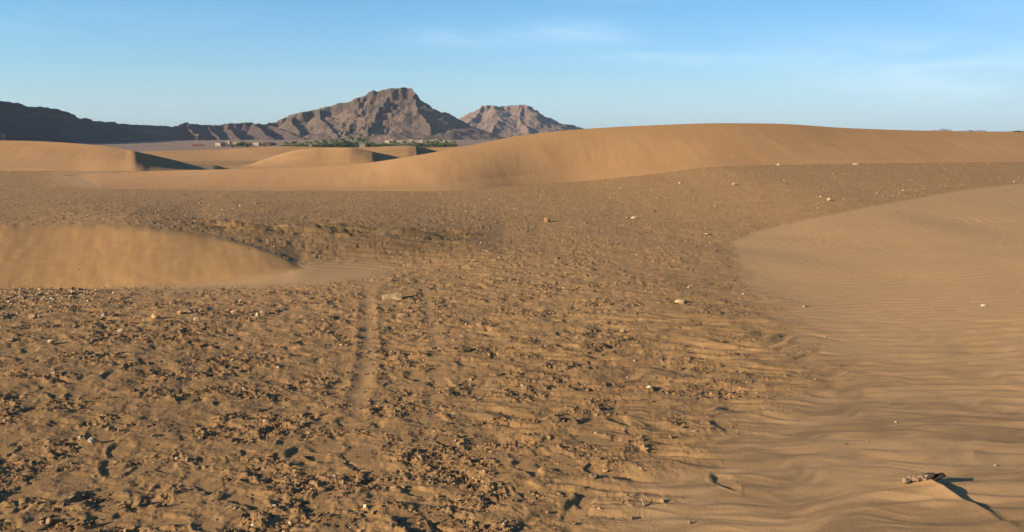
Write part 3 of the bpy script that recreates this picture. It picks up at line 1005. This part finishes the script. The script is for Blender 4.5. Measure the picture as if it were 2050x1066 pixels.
mg, t, b = pmat("gravel_stones", .92, .12)
c = t.ramp(t.n('ShaderNodeAttribute', attribute_name='tone').outputs['Fac'],
           [(0, (.125, .074, .038)), (.3, (.21, .124, .058)), (.55, (.31, .19, .092)), (.75, (.39, .275, .155)), (1, (.50, .395, .27))])
t.l(c, b.inputs['Base Color'])
tag(new_obj("gravel", gme, mg), kind='stuff')

# ------------------------------------------------------------------ dried lump and twig in the right foreground
LX, LY = LUMP
def px_len(n):
    return n / FPX * math.hypot(LX, LY, CAM_H)
bmL = bmesh.new()
rl = np.random.default_rng(77)
def add_blob(bm, x, y, z, r, seed, st=(1, .85, .8), rot=0.0):
    b2 = hull(seed, 22, r * st[0], r * st[1], r * st[2], .22, 2)
    me = bpy.data.meshes.new("tmp"); b2.to_mesh(me); b2.free()
    n0 = len(bm.verts)
    bm.from_mesh(me); bpy.data.meshes.remove(me)
    bm.verts.ensure_lookup_table()
    for v in bm.verts[n0:]:
        zz = v.co.z - r * st[2] * .7
        v.co.z = v.co.x * math.sin(rot) + zz * math.cos(rot) + z
        v.co.x = v.co.x * math.cos(rot) - zz * math.sin(rot) + x
        v.co.y += y
for k in range(26):
    f = k / 25
    add_blob(bmL, -.100 + .105 * f + rl.normal(0, .004), rl.normal(0, .012), .012 + .020 * f ** .7 + rl.normal(0, .004), rl.uniform(.011, .018), 1000 + k)
lump = bpy.data.objects.new("dried_lump", None); COL.objects.link(lump)
lz = gh(LX, LY)
lump.location = (LX - .012, LY - .012, lz - .044)
tag(lump, "knobbly dried brown lump with dark prongs standing on the rippled sand", "lump")
bm_obj("crusty_body", bmL, mk_tone("dry_crust", (.36, .24, .15), (.26, .165, .10), (.12, .08, .055), .6, 300), lump, True)
M_CHAR = mk_tone("dark_wood", (.035, .027, .023), (.028, .022, .019), (.055, .04, .03), .5, 200)
for k, (x0, z0, r, st_, rot) in enumerate(((.020, .034, .042, (1.25, .7, .62), .62), (.058, .030, .048, (1.25, .5, .34), .40))):
    bm = bmesh.new(); add_blob(bm, x0, 0, z0, r, 1100 + k, st_, rot)
    bm_obj("prong", bm, M_CHAR, lump, True)
lump.children[0].location = (0, 0, .020)
for ch in lump.children[1:]:
    ch.location = (0, 0, .020)


def tube(name, pts, rads, mat, parent=None, sides=7):
    V, F = [], []
    pts = [Vector(p) for p in pts]
    for i, p in enumerate(pts):
        d = (pts[min(i + 1, len(pts) - 1)] - pts[max(i - 1, 0)]).normalized()
        a = d.orthogonal().normalized(); c = d.cross(a)
        for k in range(sides):
            an = 2 * math.pi * k / sides
            V.append((p + (a * math.cos(an) + c * math.sin(an)) * rads[i])[:])
    for i in range(len(pts) - 1):
        for k in range(sides):
            F.append((i * sides + k, i * sides + (k + 1) % sides, (i + 1) * sides + (k + 1) % sides, (i + 1) * sides + k))
    return new_obj(name, raw_mesh(name, np.array(V), np.array(F)), mat, parent)


TX, TY = ground_at(1290, 1016)
tw = bpy.data.objects.new("twig", None); COL.objects.link(tw); tw.location = (TX, TY, gh(TX, TY))
tag(tw, "thin forked twig sticking out of the sand at the bottom", "twig")
tube("stem", [(0, 0, -.01), (-.006, 0, .014), (-.014, .004, .036)], [.0030, .0026, .0018], M_WHITE, tw)
tube("branch", [(0, 0, -.004), (.016, .003, .006), (.030, .006, .012), (.038, .008, .034)], [.0030, .0030, .0026, .0016], M_CHAR, tw)


# ------------------------------------------------------------------ village and palms at the mountains' foot
def sim_mat(name, col, rough=.9):
    m, t, b = pmat(name, rough, .1)
    P = geo_pos(t)
    c = t.mix(t.ramp(t.noise(P, .6, 4, .6), [(.35, 0), (.65, 1)]), col, tuple(v * .8 for v in col))
    t.l(c, b.inputs['Base Color'])
    return m


M_MUD, M_PLAST, M_REDW, M_WOOD, M_DARKW = (sim_mat("mud_wall", (.26, .185, .13)), sim_mat("pale_plaster", (.33, .25, .185)), sim_mat("red_wall", (.30, .13, .08)),
                                            sim_mat("door_wood", (.14, .08, .05)), sim_mat("window_dark", (.05, .05, .055)))


def box_bm(bm, x0, x1, y0, y1, z0, z1):
    vs = [bm.verts.new(v) for v in ((x0, y0, z0), (x1, y0, z0), (x1, y1, z0), (x0, y1, z0), (x0, y0, z1), (x1, y0, z1), (x1, y1, z1), (x0, y1, z1))]
    for f in ((0, 3, 2, 1), (4, 5, 6, 7), (0, 1, 5, 4), (1, 2, 6, 5), (2, 3, 7, 6), (3, 0, 4, 7)):
        bm.faces.new([vs[i] for i in f])


def wall_mesh(w, d, h, mat):
    bm = bmesh.new()
    box_bm(bm, -w / 2, w / 2, 0, d, -1.0, h)
    for x0, x1, y0, y1 in ((-w / 2 - .05, w / 2 + .05, -.05, .25), (-w / 2 - .05, w / 2 + .05, d - .25, d + .05), (-w / 2 - .05, -w / 2 + .25, .25, d - .25), (w / 2 - .25, w / 2 + .05, .25, d - .25)):
        box_bm(bm, x0, x1, y0, y1, h - .003, h + .55)
    me = bpy.data.meshes.new("wall"); bm.to_mesh(me); bm.free(); me.materials.append(mat)
    return me


def simple_mesh(name, boxes, mat):
    bm = bmesh.new()
    for bx in boxes:
        box_bm(bm, *bx)
    me = bpy.data.meshes.new(name); bm.to_mesh(me); bm.free(); me.materials.append(mat)
    return me


door_me = simple_mesh("door", [(-.55, .55, -.12, -.004, 0, 2.1)], M_WOOD)
win_me = simple_mesh("window", [(-.5, .5, -.10, -.004, 1.3, 2.4)], M_DARKW)


def plain_z(x, y):
    return float(base_h(np.array([x]), np.array([y]))[0])


def house(px_, Y, w, h, wm, label, group=None, rz=0.0, z=None):
    x = ray(px_, 290)[0] * Y
    r = bpy.data.objects.new("house", None); COL.objects.link(r)
    r.location = (x, Y, plain_z(x, Y) if z is None else z); r.rotation_euler = (0, 0, rz)
    tag(r, label, "house", group)
    new_obj("wall", wm, None, r)
    for nm, me, dx in (("door", door_me, -.12 * w), ("window", win_me, .25 * w), ("window", win_me, -.36 * w)):
        c = new_obj(nm, me, None, r); c.location = (dx, 0, 0)
    return r


wall_kinds = [(9, wall_mesh(9, 7, 3.6, M_PLAST)), (12, wall_mesh(12, 8, 4.2, M_MUD)), (7, wall_mesh(7, 6, 5.6, M_PLAST)), (15, wall_mesh(15, 7, 3.2, M_MUD))]
GRP_L, GRP_R = "mud houses left of the palm grove", "pale houses behind the palm grove"
for px_, Y, k in ((436, 1200, 0), (446, 1230, 1), (455, 1250, 2), (472, 1250, 0), (484, 1270, 3), (500, 1240, 1), (512, 1230, 0), (522, 1250, 2), (534, 1270, 1), (546, 1280, 0)):
    house(px_, Y, wall_kinds[k][0], 4, wall_kinds[k][1], "flat-roofed mud house in the far village left of the palm grove", GRP_L, rs.uniform(-.5, .5))
for px_, Y, k in ((775, 1560, 0), (783, 1580, 2), (791, 1590, 1), (801, 1570, 3), (812, 1600, 0), (822, 1590, 2), (832, 1610, 1), (842, 1580, 0), (851, 1600, 3), (862, 1620, 0), (872, 1610, 2), (884, 1610, 1), (896, 1620, 0), (906, 1600, 1)):
    house(px_, Y, wall_kinds[k][0], 4, wall_kinds[k][1], "pale flat-roofed house in the far village behind the palm grove", GRP_R, rs.uniform(-.5, .5))
house(396, 1150, 14, 3, wall_mesh(14, 7, 2.8, M_REDW), "low red-walled house at the left end of the far village", None, .2)
house(725, 985, 9, 5, wall_mesh(6.5, 6, 4.6, M_PLAST), "pale square mud house standing in front of the palm grove", None, .1)
house(621, 990, 5, 5, wall_mesh(3.5, 3.5, 5.0, M_MUD), "narrow mud tower house at the front of the grove's left part", None, .1)

# ruined mud wall showing above the long dune's flank
bm = bmesh.new()
for x0, x1, hh in ((0, 3.2, 4.6), (3.2, 9, 3.1), (9, 14, 3.6), (14, 20, 2.6)):
    box_bm(bm, x0, x1 - .01, 0, 1.2, -1.5, hh)
o = bm_obj("ruined_wall", bm, M_MUD)
wx = ray(1047, 266)[0] * 1180
o.location = (wx, 1180, CAM_H + ray(1047, 271.5)[1] * 1180 - 2.0)
tag(o, "low broken mud wall showing above the long dune's flank below the flat-topped mountain", "wall")
# the rise the wall stands on

M_LEAF, M_LEAF2 = sim_mat("palm_leaves", (.085, .125, .040)), sim_mat("bush_leaves", (.075, .105, .045))
M_TRUNK = sim_mat("palm_trunk", (.17, .115, .07))


def frond_crown(seed, n=34, L=2.6, H=6.0):
    r_ = np.random.default_rng(seed); V, F = [], []
    for k in range(n):
        a = r_.uniform(0, 6.28); up = r_.uniform(-.35, 1.1); wdt = r_.uniform(.25, .45); l = L * r_.uniform(.75, 1.15)
        pr = None
        for j in range(5):
            f = j / 4
            d = l * f * math.cos(up * (1 - .3 * f)); z = H + l * (math.sin(up) * f - .75 * f * f)
            w = wdt * math.sin(math.pi * (.12 + .83 * f))
            cx, cy = d * math.cos(a), d * math.sin(a)
            V += [(cx - math.sin(a) * w, cy + math.cos(a) * w, z - .12 * f), (cx, cy, z + .12), (cx + math.sin(a) * w, cy - math.cos(a) * w, z - .12 * f)]
            b0 = len(V) - 3
            if j:
                F += [(b0 - 3, b0 - 2, b0 + 1, b0), (b0 - 2, b0 - 1, b0 + 2, b0 + 1)]
    return np.array(V), np.array(F)


def leafy_crown(seed, n=700, rx=2.6, rz=1.9, zc=2.4):
    r_ = np.random.default_rng(seed)
    cl = r_.normal(size=(9, 3)); cl /= np.linalg.norm(cl, axis=1)[:, None]; cl *= r_.uniform(.35, .8, (9, 1))
    c = cl[r_.integers(0, 9, n)] + r_.normal(0, .25, (n, 3))
    c *= (rx, rx, rz); c[:, 2] += zc
    c[:, 2] = np.maximum(c[:, 2], .15)
    a = r_.normal(size=(n, 3)); a /= np.linalg.norm(a, axis=1)[:, None]
    b = np.cross(a, r_.normal(size=(n, 3))); b /= np.linalg.norm(b, axis=1)[:, None]
    s_ = r_.uniform(.14, .32, (n, 1))
    V = np.stack([c - a * s_ * 1.5, c + b * s_, c + a * s_ * 1.5, c - b * s_], 1).reshape(-1, 3)
    return V, np.arange(n * 4).reshape(-1, 4)


def trunk_mesh(H, r0, r1, bend):
    o = tube("trunk", [(0, 0, -.5), (bend * .3, 0, H * .35), (bend * .7, 0, H * .7), (bend, 0, H)], [r0, r0 * .85, (r0 + r1) / 2, r1], M_TRUNK)
    me = o.data; bpy.data.objects.remove(o); return me


palm_kinds = []
for k in range(5):
    H = (5.5, 6.5, 4.2, 7.4, 3.4)[k]
    V, F = frond_crown(40 + k, 40, 2.7, H)
    me = raw_mesh("crown", V, F); me.materials.append(M_LEAF)
    palm_kinds.append((trunk_mesh(H, .30, .2, .0), me))
bush_kinds = []
for k in range(4):
    V, F = leafy_crown(60 + k, 600, 2.8, 1.9, (2.6, 2.1, 3.0, 1.7)[k])
    me = raw_mesh("crown", V, F, False); me.materials.append(M_LEAF2)
    bush_kinds.append((trunk_mesh(2.2, .25, .12, .2), me))


def tree(name, kinds, px_, Y, sc, label, cat, group):
    x = ray(px_, 290)[0] * Y
    r = bpy.data.objects.new(name, None); COL.objects.link(r)
    r.location = (x, Y, plain_z(x, Y)); r.rotation_euler = (0, 0, rs.uniform(0, 6.28)); r.scale = (sc,) * 3
    tag(r, label, cat, group)
    tm, cm = kinds[rs.integers(len(kinds))]
    new_obj("trunk", tm, None, r); new_obj("crown", cm, None, r)


def dens(px_):   # how tall the grove stands along its length
    return .75 + .5 * math.exp(-((px_ - 690) / 40) ** 2) + .15 * math.exp(-((px_ - 890) / 40) ** 2)


for k in range(80):
    px_ = 565 + (912 - 565) * (k + rs.random()) / 80
    tree("palm_tree", palm_kinds, px_, 1030 + .28 * (px_ - 565) + rs.uniform(-35, 45), 1.25 * dens(px_) * rs.uniform(.75, 1.2),
         "green date palm in the long far grove at the mountains' foot", "palm tree", "palms of the far grove")
for k in range(130):
    px_ = 562 + (912 - 562) * (k + rs.random()) / 130
    tree("tree", bush_kinds, px_, 1030 + .28 * (px_ - 565) + rs.uniform(-55, 15), 1.3 * dens(px_) * rs.uniform(.7, 1.15),
         "low round tree filling the long far palm grove", "tree", "low trees of the far grove")
for px_, sc in ((448, .5), (457, .6), (466, .8), (474, 1.0), (480, 1.35), (486, 1.2), (493, 1.0), (499, .8), (508, .45), (530, .45), (541, .5)):
    tree("tree", bush_kinds, px_, 1090 + rs.uniform(-15, 25), sc * 1.15, "dark green tree in the small clump beside the far village", "tree", "trees of the village clump")
V, F = leafy_crown(91, 900, 1.0, .45, .35)
sh = bpy.data.objects.new("shrub", None); COL.objects.link(sh)
sx_, sy_, sz_ = at_dist(2034, 266.5, 41.0); sh.location = (sx_, sy_, sz_ - .05); sh.scale = (.2, .2, .14)
tag(sh, "tiny dark shrub on the long dune's crest at the right edge", "shrub")
me = raw_mesh("foliage", V, F, False); new_obj("foliage", me, M_LEAF2, sh)

# masts on the flat-topped mountain
mast_me = simple_mesh("mast", [(-.5, .5, -.5, .5, -6, 20), (-2.2, 2.2, -.4, .4, 15, 16), (-1.6, 1.6, -.35, .35, 18, 18.8)], sim_mat("mast_steel", (.35, .33, .32)))
for px_, py_, lab in ((1021, 210.5, "thin radio mast on the flat-topped mountain, the left one"), (1033, 210.3, "thin radio mast on the flat-topped mountain, the right one")):
    o = new_obj("radio_mast", mast_me); o.location = at_dist(px_, py_, 3695); o.scale = (.8, .8, .55)
    tag(o, lab, "mast")

# ------------------------------------------------------------------ air
hm = bpy.data.materials.new("haze"); hm.use_nodes = True
ht = NT(hm.node_tree)
ho = ht.n('ShaderNodeOutputMaterial'); hv = ht.n('ShaderNodeVolumePrincipled')
hv.inputs['Color'].default_value = (.66, .79, .98, 1)
hv.inputs['Density'].default_value = .000038
hv.inputs['Anisotropy'].default_value = 0.0
ht.l(hv.outputs[0], ho.inputs['Volume'])
bm = bmesh.new(); bmesh.ops.create_cube(bm, size=1.0)
hz = bpy.data.meshes.new("haze"); bm.to_mesh(hz); bm.free()
haze = tag(new_obj("haze", hz, hm), kind='stuff')
haze.scale = (26000, 26000, 420); haze.location = (0, 0, 210 - 21)
